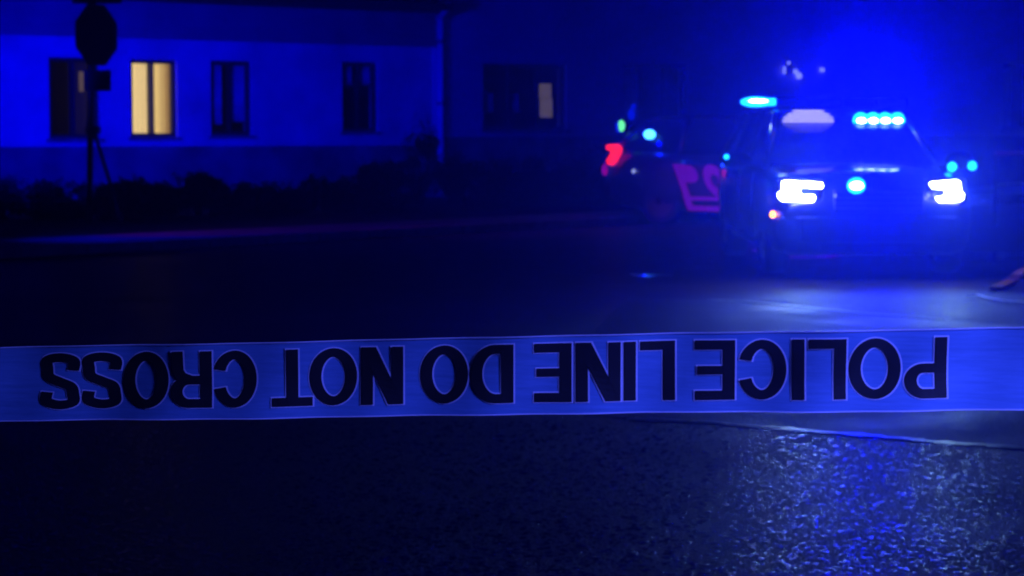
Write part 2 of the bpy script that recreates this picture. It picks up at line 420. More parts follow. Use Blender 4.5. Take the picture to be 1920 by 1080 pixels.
def curtain(w, u0, u1, z0, z1, mm, d=.24, amp=.025, name='curtain'):
    """wavy cloth sheet hanging behind the pane, with thickness"""
    o = None; b = MB(); n = 24; vs = []
    for i in range(n+1):
        u = (u1-u0)*i/n; y = amp*math.sin(i*1.7)
        vs += [(u, y, 0), (u, y, z1-z0), (u, y+.008, 0), (u, y+.008, z1-z0)]
    fs = []
    for i in range(n):
        k = 4*i; fs += [(k, k+4, k+5, k+1), (k+2, k+3, k+7, k+6), (k+1, k+5, k+7, k+3), (k, k+2, k+6, k+4)]
    b.add(vs, fs); ob = b.build(name, mm, w, smooth=True)
    ob.matrix_local = Matrix.Translation(Hs(u0, -d, z0)) @ Matrix.Rotation(math.atan2(eu.y, eu.x), 4, 'Z')
    return ob

# low cottage -----------------------------------------------------
cot = thing('cottage', 'low pale cottage with four windows, one glowing yellow, under a dark eave', 'house')
uL = wall_u(0, 200)[0] - 7; uR = wall_u(812, 200)[0]
ops = [px_rect(93, 186, 109, 260), px_rect(246, 331, 113, 257), px_rect(396, 471, 115, 254), px_rect(642, 708, 117, 247)]
zE = 3.02; zT = 3.82
wall_with_openings(uL, uR, 1.12, zE, ops).build('wall', M['render'], cot, xf=Hxf())
MB().box(uL, uR, -.04, .3, 0, 1.118).build('plinth', M['plinth'], cot, xf=Hxf())
MB().box(uL, uR, 1.2, 1.25, 0, zE).build('interior_wall', M['inside'], cot, xf=Hxf())
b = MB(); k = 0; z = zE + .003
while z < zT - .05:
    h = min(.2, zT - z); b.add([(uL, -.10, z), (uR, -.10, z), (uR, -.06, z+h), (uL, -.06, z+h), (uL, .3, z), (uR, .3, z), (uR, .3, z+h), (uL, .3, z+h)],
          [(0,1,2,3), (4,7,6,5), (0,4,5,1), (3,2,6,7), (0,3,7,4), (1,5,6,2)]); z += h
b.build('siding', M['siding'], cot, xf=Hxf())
MB().prism([(uL-.3, -.42, zT-.02), (uL-.3, 4.2, 6.3), (uL-.3, 8.8, zT-.02), (uL-.3, 8.6, zT-.16), (uL-.3, 4.2, 6.1), (uL-.3, -.3, zT-.16)], (uR-uL+.36, 0, 0)).build('roof', M['roof'], cot, xf=Hxf())
MB().prism([(uL-.3, -.56, zT-.12), (uL-.3, -.58, zT+.02), (uL-.3, -.44, zT+.02), (uL-.3, -.46, zT-.12)], (uR-uL+.36, 0, 0)).build('gutter', M['frame'], cot, xf=Hxf())
MB().box(uL, uR, 8.0, 8.3, 0, zT-.2).build('back_wall', M['render'], cot, xf=Hxf())
uc = uL + 3
ch = MB().box(uc, uc+.7, 3.6, 4.3, 5.2, 7.2).build('chimney', M['plinth'], cot, xf=Hxf())
w1 = window(cot, ops[0], 1)
# a lit strip between the curtains of the first window, mostly hidden by the sign plate
a = px_rect(149, 160, 134, 171)
wl = MB().box(a[0]+.07, a[1]+.07, .15, .16, a[2], a[3]).build('lit_gap', M['e_grey'], w1, xf=Hxf())
w2 = window(cot, ops[1], 1)
c0, c1, z0, z1 = ops[1]; cm = (c0+c1)/2
curtain(w2, c0+.01, cm-.035, z0+.04, z1-.04, M['cur_a'], d=.2, amp=.01)
curtain(w2, cm+.035, c1-.05, z0+.04, z1-.04, M['cur_b'], d=.2, amp=.01)
w3 = window(cot, ops[2], 1)
c0, c1, z0, z1 = ops[2]
curtain(w3, c0+.06, c0+.3, z0+.2, z1-.08, M['curtain'], d=.145, amp=.012)
curtain(w3, c0+.52, c0+.78, z0+.25, z1-.08, M['curtain'], d=.145, amp=.012)
w4 = window(cot, ops[3], 1, .66)
c0, c1, z0, z1 = ops[3]
curtain(w4, c0+.06, c0+.3, z0+(z1-z0)*.68, z1-.08, M['curtain'], d=.145, amp=.012)
curtain(w4, c0+.45, c0+.72, z0+(z1-z0)*.68, z1-.08, M['curtain'], d=.145, amp=.012)
u, zt = wall_u(826, 34, .1)
b = MB().tube([Hs(u, .10, .15), Hs(u, .10, zt)], .065, 14); b.tube([Hs(u, .10, zt-.01), Hs(u-.05, .30, zt+.12), Hs(uR-.05, .5, zT-.08)], .062, 12)
dp = b.build('downpipe', M['pipe'], cot, smooth=True)
for zz in (.7, 1.9, 3.1):
    MB().tube([Hs(u, .10, zz), Hs(u, .10, zz+.06)], .08, 14).build('pipe_bracket', M['steel'], dp)

# tall house to the right -----------------------------------------
tall = thing('tall_house', 'tall dim rendered house behind the patrol cars with wide dark windows', 'house')
vL = uR + .02; vR = wall_u(2100, 200)[0]
ops2 = [px_rect(905, 1062, 122, 243), px_rect(1168, 1290, 122, 243), px_rect(1880, 2010, 122, 243)]
wall_with_openings(vL, vR, 1.28, 7.2, ops2).build('wall', M['render2'], tall, xf=Hxf())
MB().box(vL, vR, -.05, .3, 0, 1.278).build('plinth', M['plinth'], tall, xf=Hxf())
MB().box(vL, vR, 1.5, 1.55, 0, 7.2).build('interior_wall', M['inside'], tall, xf=Hxf())
MB().box(vL-.02, vL+.35, -.04, -.002, 1.28, 7.2).build('corner_board', M['pipe'], tall, xf=Hxf())
MB().prism([(vL-.3, -.5, 7.1), (vL-.3, 4.5, 9.6), (vL-.3, 9.5, 7.1), (vL-.3, 4.5, 9.4), (vL-.3, -.3, 6.95)], (vR-vL+.6, 0, 0)).build('roof', M['roof'], tall, xf=Hxf())
MB().box(vL, vR, 8.7, 9, 0, 7.2).build('back_wall', M['render2'], tall, xf=Hxf())
for i, o in enumerate(ops2):
    w = window(tall, o, 2)
    if i == 0:
        a = px_rect(1022, 1044, 157, 220); lf = MB()
        lf.box(a[0], a[1], .15, .17, a[2], a[3]-.3); lf.box(a[0]-.02, a[1]-.03, .15, .17, a[3]-.29, a[3])
        lf.build('lit_doorway', M['e_door'], w, xf=Hxf())
        for x0 in (921, 969):
            a = px_rect(x0, x0+12, 175, 210); curtain(w, a[0], a[1], a[2], a[3], M['curtain'], d=.145, amp=.012)
    else:
        curtain(w, o[0]+.1, o[0]+.5, o[2]+.1, o[3]-.1, M['curtain'], d=.2)

# ------------------------------------------------------------------ road sign seen nearly edge-on
sg = P(168, 430, 30.0); SX, SY = sg.x, sg.y
sign = thing('road_sign', 'dark octagonal road sign turned away, with plates above and below on a steel pole', 'sign', (SX, SY, .05))
spx = P(180, 300, 30.0).x - SX
MB().tube([(0, 0, 0), (.03, 0, 1.35), (.10, 0, 3.55)], .045, 14).build('pole', M['steel'], sign, smooth=True)
b = MB(); rr = .42; ang = R(38)      # the plate faces left-forward: foreshortened
ce, se = math.cos(ang), math.sin(ang)
zc = P(182, 66, 30).z - .05; xc = P(182, 66, 30).x - SX
oct_ = [(xc + rr*.95*math.cos(R(22.5+45*i))*math.cos(R(50)), -.06 + rr*math.cos(R(22.5+45*i))*math.sin(R(50)), zc + .46*math.sin(R(22.5+45*i))) for i in range(8)]
b.prism(oct_, (.006, -.008, 0)); b.build('octagon_plate', M['signback'], sign)
def plate(x0, x1, y0, y1, name, d=-.06):
    a = P(x0, y1, 30+d); c = P(x1, y0, 30+d)
    return MB().box(a.x-SX, c.x-SX, d-.006, d, a.z-.05, c.z-.05).build(name, M['signback'], sign, bevel=.002)
plate(135, 228, -34, 7, 'name_plate'); plate(157, 208, 131, 171, 'lower_plate')
q0 = P(174, 246, 30); q1 = P(214, 360, 29.5)
MB().tube([(q0.x-SX, q0.y-SY, q0.z), (q1.x-SX, q1.y-SY, q1.z-.1), (q1.x-SX+.15, q1.y-SY-.2, 0.02)], .028, 10).build('brace', M['steel'], sign, smooth=True)
MB().box(q0.x-SX-.09, q0.x-SX+.10, -.08, .08, q0.z-.08, q0.z+.02).build('clamp', M['steel'], sign, bevel=.01)

# ------------------------------------------------------------------ shrubs in the garden strip
def shrub(x, ytop, ybase_d, wpx, label, nleaf=900, tall=1.0):
    D = ybase_d; base = P(x, 400, D); top = P(x, ytop, D).z; w = wpx / F * D / 2
    t = thing('shrub', label, 'shrub', (base.x, D, .09), 0, 'dark shrubs in front of the houses')
    H = top - .09; b = MB(); cl = []
    for i in range(11):
        cl.append((random.uniform(-w*.95, w*.95), random.uniform(-.35, .35), H*random.uniform(.12, .80), random.uniform(.26, .5)*min(w*1.3, H)*1.15))
    cl.append((0, 0, H*.78, H*.22))
    for i in range(nleaf):
        cx, cy_, cz, cr = random.choice(cl)
        d = Vector((random.gauss(0, 1), random.gauss(0, 1), random.gauss(0, 1))).normalized() * cr * random.random()**.45
        p = Vector((cx + d.x*1.2, cy_ + d.y, max(.03, cz + d.z))); a = Vector((random.gauss(0,1), random.gauss(0,1), random.gauss(0,1))).normalized()
        s_ = random.uniform(.03, .06); c2 = a.orthogonal().normalized()
        b.add([p - a*s_, p + c2*s_*.55, p + a*s_, p - c2*s_*.55], [(0, 1, 2, 3)])
    for i in range(16):      # loose shoots that break the outline
        x0 = random.uniform(-w*1.1, w*1.1); z0_ = H*random.uniform(.5, .9); hh_ = random.uniform(.1, .32)*max(.6, H); dx = random.uniform(-.12, .12)
        for k in range(9):
            f = k/9; p = Vector((x0 + dx*f + random.gauss(0, .015), random.uniform(-.1, .1), z0_ + hh_*f)); a = Vector((random.gauss(0,1), random.gauss(0,.5), random.gauss(0,1))).normalized()
            s_ = random.uniform(.025, .045); c2 = a.orthogonal().normalized(); b.add([p - a*s_, p + c2*s_*.5, p + a*s_, p - c2*s_*.5], [(0, 1, 2, 3)])
    me = bpy.data.meshes.new('foliage'); me.from_pydata([tuple(v) for v in b.v], [], b.f); me.materials.append(M['leaf'])
    o = bpy.data.objects.new('foliage', me); C.objects.link(o); o.parent = t
    st = MB()
    for i in range(5):
        cx, cy_, cz, cr = cl[i]; st.tube([(cx*.1, cy_*.1, 0), (cx*.5, cy_*.5, cz*.5), (cx, cy_, cz+cr*.7)], [.03, .02, .006], 6)
    st.build('stem', M['bark'], t, smooth=True)
sh = [(6, 334, 31.5, 60, 'low dark shrub at the left edge of the garden'),
      (92, 342, 31.5, 80, 'rounded dark shrub left of the sign pole'),
      (158, 345, 31.8, 50, 'small dark shrub right at the sign pole'),
      (232, 338, 31.5, 74, 'dark shrub under the brace of the road sign'),
      (300, 344, 32.0, 80, 'dark shrub under the glowing yellow window'),
      (372, 322, 32.5, 70, 'taller dark shrub just left of the third cottage window'),
      (452, 350, 32.5, 100, 'wide low dark shrub below the third cottage window'),
      (545, 352, 33.0, 110, 'flat dark shrub between the third and fourth cottage windows'),
      (640, 338, 33.5, 110, 'dark shrub below the fourth cottage window'),
      (735, 308, 34.5, 100, 'tall dark shrub left of the white downpipe'),
      (790, 232, 36.0, 46, 'narrow upright dark shrub close beside the white downpipe'),
      (890, 300, 35.5, 130, 'broad dark shrub right of the white downpipe'),
      (1000, 292, 36.5, 130, 'broad dark shrub below the wide window with the lit doorway'),
      (1105, 296, 37.5, 120, 'dark shrub behind the red tail light of the far patrol car')]
for (x, yt, D, w, lab) in sh: shrub(x, yt, D, w, lab, 2600 if w > 60 else 1300)

# ------------------------------------------------------------------ patrol car
def loft(st, ncap=True):
    """st: list of rings (lists of points, same length)"""
    b = MB(); n = len(st[0]); vs = [v for r_ in st for v in r_]; fs = []
    for i in range(len(st)-1):
        for k in range(n): fs.append((i*n+k, i*n+(k+1) % n, (i+1)*n+(k+1) % n, (i+1)*n+k))
    fs += [list(range(n))[::-1], [(len(st)-1)*n+k for k in range(n)]]
    return b.add(vs, fs)
def ring(y, w, zb, zs, zt, crown=.03, yo=0):
    h = [(0, zb), (w*.8, zb), (w*.93, zb+.05), (w*.985, zb+.18), (w, (zb+zs)/2), (w*.99, zs-.12), (w*.965, zs-.03), (w*.92, zs+.01), (w*.72, zt-.005), (w*.4, zt+crown*.8), (0, zt+crown)]
    return [(x, y, z) for x, z in h] + [(-x, y, z) for x, z in h[-2:0:-1]]
LEN = 4.95; HW = .97
def lerp3(a, b, t): return tuple(a[i] + (b[i]-a[i])*t for i in range(3))
def pane(parent, name, corners, mm, th=.006, inset=0.0):
    c = [Vector(p) for p in corners]; nrm = (c[1]-c[0]).cross(c[3]-c[0]).normalized()
    ctr = sum(c, Vector())/len(c); c = [ctr + (p-ctr)*(1-inset) for p in c]
    return MB().prism(c, nrm*th).build(name, mm, parent)

GLY = {}
def strokepoly(pts, t, closed=False):
    """2D polyline -> quads with mitred joints"""
    P2 = [Vector((p[0], p[1])) for p in pts]; n = len(P2); Ls = []; Rs = []
    for i in range(n):
        if closed: a, c = P2[(i-1) % n], P2[(i+1) % n]
        else: a, c = P2[max(i-1, 0)], P2[min(i+1, n-1)]
        d1 = (P2[i]-a); d2 = (c-P2[i])
        if d1.length < 1e-9: d1 = d2
        if d2.length < 1e-9: d2 = d1
        d1.normalize(); d2.normalize(); n1 = Vector((-d1.y, d1.x)); n2 = Vector((-d2.y, d2.x)); mm = (n1+n2).normalized()
        k = t/2/max(.35, mm.dot(n1)); Ls.append(P2[i]+mm*k); Rs.append(P2[i]-mm*k)
    q = []
    for i in range(n if closed else n-1):
        j = (i+1) % n; q.append([Ls[i], Rs[i], Rs[j], Ls[j]])
    return q
def arc(cx, cy_, rx, ry, a0, a1, n=16): return [(cx+rx*math.cos(R(a0+(a1-a0)*i/n)), cy_+ry*math.sin(R(a0+(a1-a0)*i/n))) for i in range(n+1)]
def catmull(p, n=6):
    out = []
    for i in range(len(p)-1):
        a, b_, c, d = p[max(i-1, 0)], p[i], p[i+1], p[min(i+2, len(p)-1)]
        for k in range(n):
            t = k/n; out.append(tuple(.5*((2*b_[j]) + (-a[j]+c[j])*t + (2*a[j]-5*b_[j]+4*c[j]-d[j])*t*t + (-a[j]+3*b_[j]-3*c[j]+d[j])*t**3) for j in (0, 1)))
    out.append(p[-1]); return out
def glyph(ch, w, t, grow=0.0):
    """list of strokes; each stroke = list of quads, in a w x 1 box"""
    r = t/2; T = t + grow; e = grow/2
    if ch == 'O': return [strokepoly(arc(w/2, .5, w/2-r, .5-r, 0, 360-360/44, 43), T, True)]
    if ch == 'C': 
        p = arc(w/2, .5, w/2-r, .5-r, 25, 335, 36); p = [(p[0][0], .66-e)] + p[1:-1] + [(p[-1][0], .34+e)]
        return [strokepoly(p, T)]
    if ch == 'D': return [strokepoly([(r, r), (w*.42, r)] + arc(w*.42, .5, w*.58-r, .5-r, -90, 90, 18)[1:] + [(r, 1-r)], T, True)]
    if ch == 'I': return [strokepoly([(w/2, -e), (w/2, 1+e)], w+grow)]
    if ch == 'L': return [strokepoly([(r, 1+e), (r, r), (w+e, r)], T)]
    if ch == 'E': return [strokepoly([(w+e, 1-r), (r, 1-r), (r, r), (w+e, r)], T), strokepoly([(t, .5), (w*.94+e, .5)], T*.92)]
    if ch == 'T': return [strokepoly([(-e, 1-r), (w+e, 1-r)], T), strokepoly([(w/2, -e), (w/2, 1-t)], T)]
    if ch == 'N':
        k = t*1.25; q = [[Vector((-e, 1+e)), Vector((k+e, 1+e)), Vector((w+e, -e)), Vector((w-k-e, -e))]]
        return [strokepoly([(r, -e), (r, 1+e)], T), strokepoly([(w-r, -e), (w-r, 1+e)], T), q]
    bowl = [(-e, 1-r), (w*.55, 1-r)] + arc(w*.55, .715, w*.45-r, .285-r, 90, -90, 14)[1:] + [(r, .43+r)]
    if ch == 'P': return [strokepoly([(r, -e), (r, 1-t)], T), strokepoly(bowl, T)]
    if ch == 'R': return [strokepoly([(r, -e), (r, 1-t)], T), strokepoly(bowl, T), strokepoly([(w*.5, .43+r), (w*.74, .44), (w-r*1.25, .34), (w-r*1.1, -e)], T)]
    if ch == 'S':
        p = catmull([(w-r, .69-e), (w*.86, .85), (w*.52, 1-r), (w*.17, .88), (r, .735), (w*.22, .6), (w*.5, .515), (w*.80, .42), (w-r, .275), (w*.84, .12), (w*.48, r), (w*.14, .145), (r, .31+e)])
        return [strokepoly(p, T)]
    return []

def wheel(parent, x, y, side):
    rr = .36
    w = MB()
    prof = [(-.11, .25), (-.12, .31), (-.105, .35), (-.05, rr), (.05, rr), (.105, .35), (.12, .31), (.11, .25)]
    n = 36; vs = []; fs = []
    for i in range(n):
        a = 2*math.pi*i/n
        for (px_, pr) in prof: vs.append((x+px_, y+pr*math.cos(a), rr+pr*math.sin(a)))
    m = len(prof)
    for i in range(n):
        for k in range(m-1): fs.append((i*m+k, i*m+k+1, ((i+1) % n)*m+k+1, ((i+1) % n)*m+k))
    w.add(vs, fs)
    wh = w.build('wheel', M['rubber'], parent, smooth=True)
    b = MB(); b.tube([(x-.09, y, rr), (x+.09, y, rr)], .252, 32)
    for k in range(5):
        a = 2*math.pi*k/5+.3; c = Vector((x+side*.095, y+.13*math.cos(a), rr+.13*math.sin(a)))
        d = Vector((0, math.cos(a), math.sin(a))); e_ = Vector((0, -math.sin(a), math.cos(a)))
        b.prism([c-d*.11-e_*.03, c-d*.11+e_*.03, c+d*.11+e_*.045, c+d*.11-e_*.045], (side*.015, 0, 0))
    b.build('rim', M['rim'], wh)
    MB().tube([(x+side*.09, y, rr), (x+side*.125, y, rr)], .06, 16).build('hub', M['chrome'], wh)

def patrol_car(root, near):
    """local frame: x lateral, y from front bumper (0) to rear (LEN); z up. The car's right side is at -x"""
    paint = M['paint']
    st = [ring(.02, .66, .34, .60, .66, .02), ring(.06, .80, .27, .68, .72, .02), ring(.16, .90, .22, .76, .82, .02), ring(.35, .95, .20, .84, .93),
          ring(.8, HW, .20, .92, .99), ring(1.3, HW, .20, .97, 1.03), ring(1.75, HW, .20, 1.0, 1.05), ring(2.6, HW+.005, .20, 1.02, 1.03, .01),
          ring(3.6, HW+.005, .20, 1.04, 1.05, .01), ring(4.3, HW-.01, .22, 1.06, 1.07, .01), ring(4.7, .93, .27, 1.05, 1.06, .01), ring(4.88, .87, .33, .98, 1.0, .01), ring(LEN, .78, .38, .9, .92, .01)]
    body = loft(st).build('body', paint, root, smooth=True)
    cut = MB()
    for y in (.98, 3.9): cut.tube([(-1.2, y, .37), (-.70, y, .37)], .43, 40); cut.tube([(.70, y, .37), (1.2, y, .37)], .43, 40)
    co = cut.build('arch_cutter', paint)
    md = body.modifiers.new('arches', 'BOOLEAN'); md.object = co; md.operation = 'DIFFERENCE'; md.solver = 'EXACT'
    dg = bpy.context.evaluated_depsgraph_get(); me = bpy.data.meshes.new_from_object(body.evaluated_get(dg))
    body.modifiers.clear(); body.data = me; bpy.data.objects.remove(co)
    for p in me.polygons: p.use_smooth = True
    try: me.set_sharp_from_angle(angle=R(38))
    except Exception: pass
    for x, s_ in ((-.84, -1), (.84, 1)):
        for y in (.98, 3.9): wheel(root, x, y, s_)
    # roof and pillars
    A0, A1 = (.80, 1.42, 1.03), (.63, 2.15, 1.56); D0, D1 = (.84, 4.75, 1.07), (.60, 4.35, 1.54)
    rst = []
    for y, w, z in ((2.08, .58, 1.545), (2.15, .65, 1.565), (2.6, .68, 1.60), (3.4, .68, 1.61), (4.2, .65, 1.585), (4.48, .60, 1.55), (4.56, .5, 1.53)):
        rst.append([(0, y, z-.03), (w*.8, y, z-.035), (w, y, z-.05), (w+.015, y, z-.03), (w*.93, y, z), (w*.5, y, z+.03), (0, y, z+.035), (-w*.5, y, z+.03), (-w*.93, y, z), (-w-.015, y, z-.03), (-w, y, z-.05), (-w*.8, y, z-.035)])
    loft(rst).build('roof', paint, root, smooth=True)
    def sd(y, f):  # side point: y at the belt, f = 0 belt, 1 roof
        yb = y; top_y = {0: 0}; zb = 1.02 + (y-1.5)*.015
        return yb, zb
    for s_ in (-1, 1):
        def X(p): return (s_*p[0], p[1], p[2])
        pil = [((.86, 1.40, 1.01), (.655, 2.14, 1.555), .04), ((.90, 2.55, 1.02), (.69, 2.72, 1.58), .045), ((.90, 3.55, 1.04), (.69, 3.55, 1.58), .05), ((.87, 4.72, 1.05), (.63, 4.45, 1.55), .07)]
        for a, c, r_ in pil: MB().tube([X(a), X(c)], r_*.8, 8).build('pillar', paint, root, smooth=True)
        def q(i, f, z): # point on side plane between pillar i and i+1
            a = lerp3(pil[i][0], pil[i][1], z); c = lerp3(pil[i+1][0], pil[i+1][1], z); return X(lerp3(a, c, f))
        for i in range(3):
            pane(root, 'side_window', [q(i, .02, .0), q(i, .98, .0), q(i, .98, 1), q(i, .02, 1)], M['cglass'])
        # door panel lines and handles (pressed seams stand 3 mm proud)
        for (ya, yb) in ((1.52, 2.55), (2.60, 3.50)):
            dx = s_*(HW+.0)
            vs = []
            dr = MB(); prof = [(.985, .50), (1.0, .60), (.99, .90), (.965, .98)]
            ny = 8; rows = []
            for (fx, z) in [(.985, .32), (.995, .45), (1.0, .60), (.997, .75), (.99, .88), (.972, .97)]:
                rows.append([(s_*(HW*fx+.014), ya+(yb-ya)*i/ny, z) for i in range(ny+1)])
            v_ = [p for r_ in rows for p in r_]; k = ny+1
            f_ = [(r_*k+i, r_*k+i+1, (r_+1)*k+i+1, (r_+1)*k+i) for r_ in range(len(rows)-1) for i in range(ny)]
            dr.add(v_, f_); d = dr.build('door', paint, root, smooth=True)
            so = d.modifiers.new('thick', 'SOLIDIFY'); so.thickness = .012; so.offset = -1 if s_ > 0 else -1
            MB().box(*(sorted((s_*(HW+.02), s_*(HW+.045)))), yb-.24, yb-.08, .885, .91).build('handle', M['chrome'], d, bevel=.008)
        # mirror
        mr = MB().ball((s_*1.12, 1.62, 1.08), .15, .07, .09, 16, 10).build('mirror', M['black'], root, smooth=True)
        MB().tube([(s_*.88, 1.66, 1.03), (s_*1.04, 1.63, 1.06)], .025, 8).build('mirror_arm', M['black'], mr)
    ws = [(-.82, 1.43, 1.035), (.82, 1.43, 1.035), (.63, 2.13, 1.545), (-.63, 2.13, 1.545)]
    pane(root, 'windscreen', ws, M['cglass'])
    pane(root, 'rear_window', [(.80, 4.74, 1.08), (-.80, 4.74, 1.08), (-.56, 4.50, 1.51), (.56, 4.50, 1.51)], M['cglass'])
    MB().box(-.72, .72, 1.55, 1.95, .85, 1.03).build('dashboard', M['black'], root, bevel=.04)
    for x in (-.38, .38):
        b = MB().box(x-.24, x+.24, 2.35, 2.85, .62, .78); b.box(x-.23, x+.23, 2.82, 2.98, .70, 1.22); b.box(x-.12, x+.12, 2.84, 2.95, 1.24, 1.42)
        b.build('seat', M['seat'], root, bevel=.05)
    b = MB(); b.tube([(.38+.18*math.cos(a*math.pi/10), 2.08+.06*math.sin(a*math.pi/10), 1.02+.17*math.sin(a*math.pi/10)) for a in range(21)], .014, 8)
    b.build('steering_wheel', M['black'], root, smooth=True)
    MB().box(-.75, .75, 1.9, 4.5, .25, .60).build('cabin_floor', M['black'], root)
    MB().box(-.62, .62, 3.2, 3.9, .6, 1.15).build('rear_bench', M['seat'], root, bevel=.06)
    # grille
    gr = MB().box(-.42, .42, .0, .07, .62, .84).build('grille', M['black'], root, bevel=.02)
    for i in range(4): MB().box(-.40, .40, -.018, .004, .648+i*.05, .664+i*.05).build('slat', M['rim'], gr)
    bp_ = MB().add([( -.92, .20, .36), (-.72, .02, .34), (.72, .02, .34), (.92, .20, .36), (.92, .20, .56), (.72, -.0, .58), (-.72, -.0, .58), (-.92, .20, .56),
                    (-.9, .3, .36), (.9, .3, .36), (.9, .3, .56), (-.9, .3, .56)],
                   [(0,1,6,7), (1,2,5,6), (2,3,4,5), (7,6,5,4,10,11), (0,8,9,3,2,1), (0,7,11,8), (3,9,10,4), (8,11,10,9)])
    bp_.build('front_bumper', M['black'], root, bevel=.02)
    MB().box(-.55, .55, .0, .03, .24, .33).build('lower_intake', M['black'], root, bevel=.01)
    MB().add([(-.9, 4.85, .42), (.9, 4.85, .42), (.9, 4.85, .62), (-.9, 4.85, .62), (-.8, 5.0, .42), (.8, 5.0, .42), (.8, 5.0, .62), (-.8, 5.0, .62)],
             [(0,3,2,1), (4,5,6,7), (0,1,5,4), (3,7,6,2), (0,4,7,3), (1,2,6,5)]).build('rear_bumper', M['black'], root, bevel=.03)
    return body

def P_on_car(root, x, y, yl):
    """pixel -> car-local point at car-local long position yl"""
    o = Vector((0, 0, CAMH)); r = ray(x, y); inv = root.matrix_basis.inverted()
    ol = inv @ o; dl = inv.to_3x3() @ r; k = (yl - ol.y)/dl.y; return ol + dl*k
def car_root(name, label, loc, rz):
    t = thing(name, label, 'police car', loc, rz); t.matrix_basis = Matrix.Translation(loc) @ Matrix.Rotation(rz, 4, 'Z'); return t

# near patrol car ---------------------------------------------------------
c1 = car_root('patrol_car', 'patrol car facing the camera with white headlights and flashing blue roof and windscreen lights', (3.40, 19.75, 0), R(1.4))
patrol_car(c1, True)
for s_, xo, xi in ((-1, 1460, 1541), (1, 1808, 1742)):
    # housing and C-shaped LED signature, open towards the grille
    c = P_on_car(c1, xo, 359, .14); ci = P_on_car(c1, xi, 359, .06)
    h = MB(); xs = sorted((c.x, ci.x))
    h.box(xs[0]-.01, xs[1]+.01, .07, .30, .705, .935)
    hl = h.build('headlight', M['black'], c1, bevel=.02)
    def L_(px_, py_, yl): return P_on_car(c1, px_, py_, yl)
    if s_ < 0: poly = [(1467, 341), (1475, 339), (1541, 343), (1543, 350), (1540, 353), (1502, 351), (1499, 358), (1503, 366), (1526, 366), (1529, 371), (1524, 378), (1468, 377), (1460, 371), (1459, 363), (1467, 358)]
    else: poly = [(1743, 345), (1746, 342), (1793, 338), (1800, 341), (1802, 359), (1807, 364), (1806, 373), (1799, 377), (1762, 379), (1755, 371), (1772, 367), (1773, 355), (1749, 353)]
    pts = [L_(a_, b_, .055) for a_, b_ in poly]
    MB().prism([(p.x, .055, p.z) for p in pts], (0, .012, 0)).build('light_strip', M['e_head'], hl)
    MB().box(xs[0]-.005, xs[1]+.005, .030, .036, .71, .93).build('lens', M['lens'], hl)
    # low beam
    cc = Vector(((xs[0]+xs[1])/2, -.02, .82))
    lamp('low_beam', 'SPOT', cc, (.30, .66, 1.0), 90, aim=cc + Vector((-.9 if s_ < 0 else -1.6, -9, -.80)), size=.09, cone=64, blend=.9, parent=c1)
# windscreen (visor) lights behind the glass
for nm, x0, x1 in (('left', 1467, 1562), ('right', 1602, 1693)):
    yl = 2.02; a = P_on_car(c1, x0, 227, yl); c = P_on_car(c1, x1, 227, yl); z = a.z
    vb = MB().box(a.x-.02, c.x+.02, yl+.02, yl+.08, z-.045, z+.045).build('visor_light', M['black'], c1, bevel=.01)
    if nm == 'left':
        for i in range(7):
            zz = z - .099 + i*.033; k = abs(i-3)/3; ins = .10*k*k
            MB().box(a.x+ins, c.x-ins, yl-.03+.0, yl-.02, zz-.0085, zz+.0085).build('led_row', M['e_field'], vb)
    else:
        n = 4
        for i in range(n):
            u0 = a.x + (c.x-a.x)*(i+.08)/n; u1 = a.x + (c.x-a.x)*(i+.92)/n; um = (u0+u1)/2
            MB().ball((um, yl-.012, z), (u1-u0)*.78, .012, .088, 16, 8).build('led_lens', M['e_cyan'], vb, smooth=True)
            MB().ball((um, yl-.05, z+.004), (u1-u0)*.44, .012, .024, 14, 6).build('led_core', M['e_core'], vb, smooth=True)
# roof light bar
yb = 2.62; a = P_on_car(c1, 1390, 191, yb); cbar = P_on_car(c1, 1700, 191, yb)
bz = a.z
lb = MB().box(a.x+.02, cbar.x-.02, yb-.10, yb+.14, bz-.075, bz-.05).build('roof_light_bar', M['black'], c1, bevel=.01)
n = 5
for i in range(n):
    x0 = a.x + (cbar.x-a.x)*i/n; x1 = a.x + (cbar.x-a.x)*(i+1)/n - .01
    if i == 0: continue
    MB().box(x0, x1, yb-.11, yb+.13, bz-.048, bz+.045).build('module', M['bluelens'], lb, bevel=.02)
d_ = P_on_car(c1, 1456, 191, yb)
ml = MB().ball(((a.x+d_.x)/2-.03, yb, bz), (d_.x-a.x)/2-.02, .10, .052, 20, 10)
ml.box((a.x+d_.x)/2, d_.x-.005, yb-.06, yb+.06, bz-.035, bz+.035)
mo = ml.build('module', M['e_cyan'], lb, smooth=True)
MB().ball(((a.x+d_.x)/2-.02, yb-.10, bz+.008), .10, .012, .014, 16, 6).build('led_core', M['e_core'], mo, smooth=True)
for x in (-.5, .5): MB().box(x-.03, x+.03, yb-.04, yb+.06, 1.60, bz-.06).build('bar_foot', M['black'], c1)
# grille strobe
q_ = P_on_car(c1, 1605, 348, -.03)
gs = MB().box(q_.x-.09, q_.x+.09, -.03, .0, q_.z-.035, q_.z+.035).build('grille_light', M['black'], c1, bevel=.008)
MB().ball((q_.x, -.04, q_.z), .085, .012, .075, 18, 8).build('led_lens', M['e_cyan'], gs, smooth=True)
MB().ball((q_.x, -.06, q_.z), .06, .012, .034, 18, 8).build('led_core', M['e_core'], gs, smooth=True)
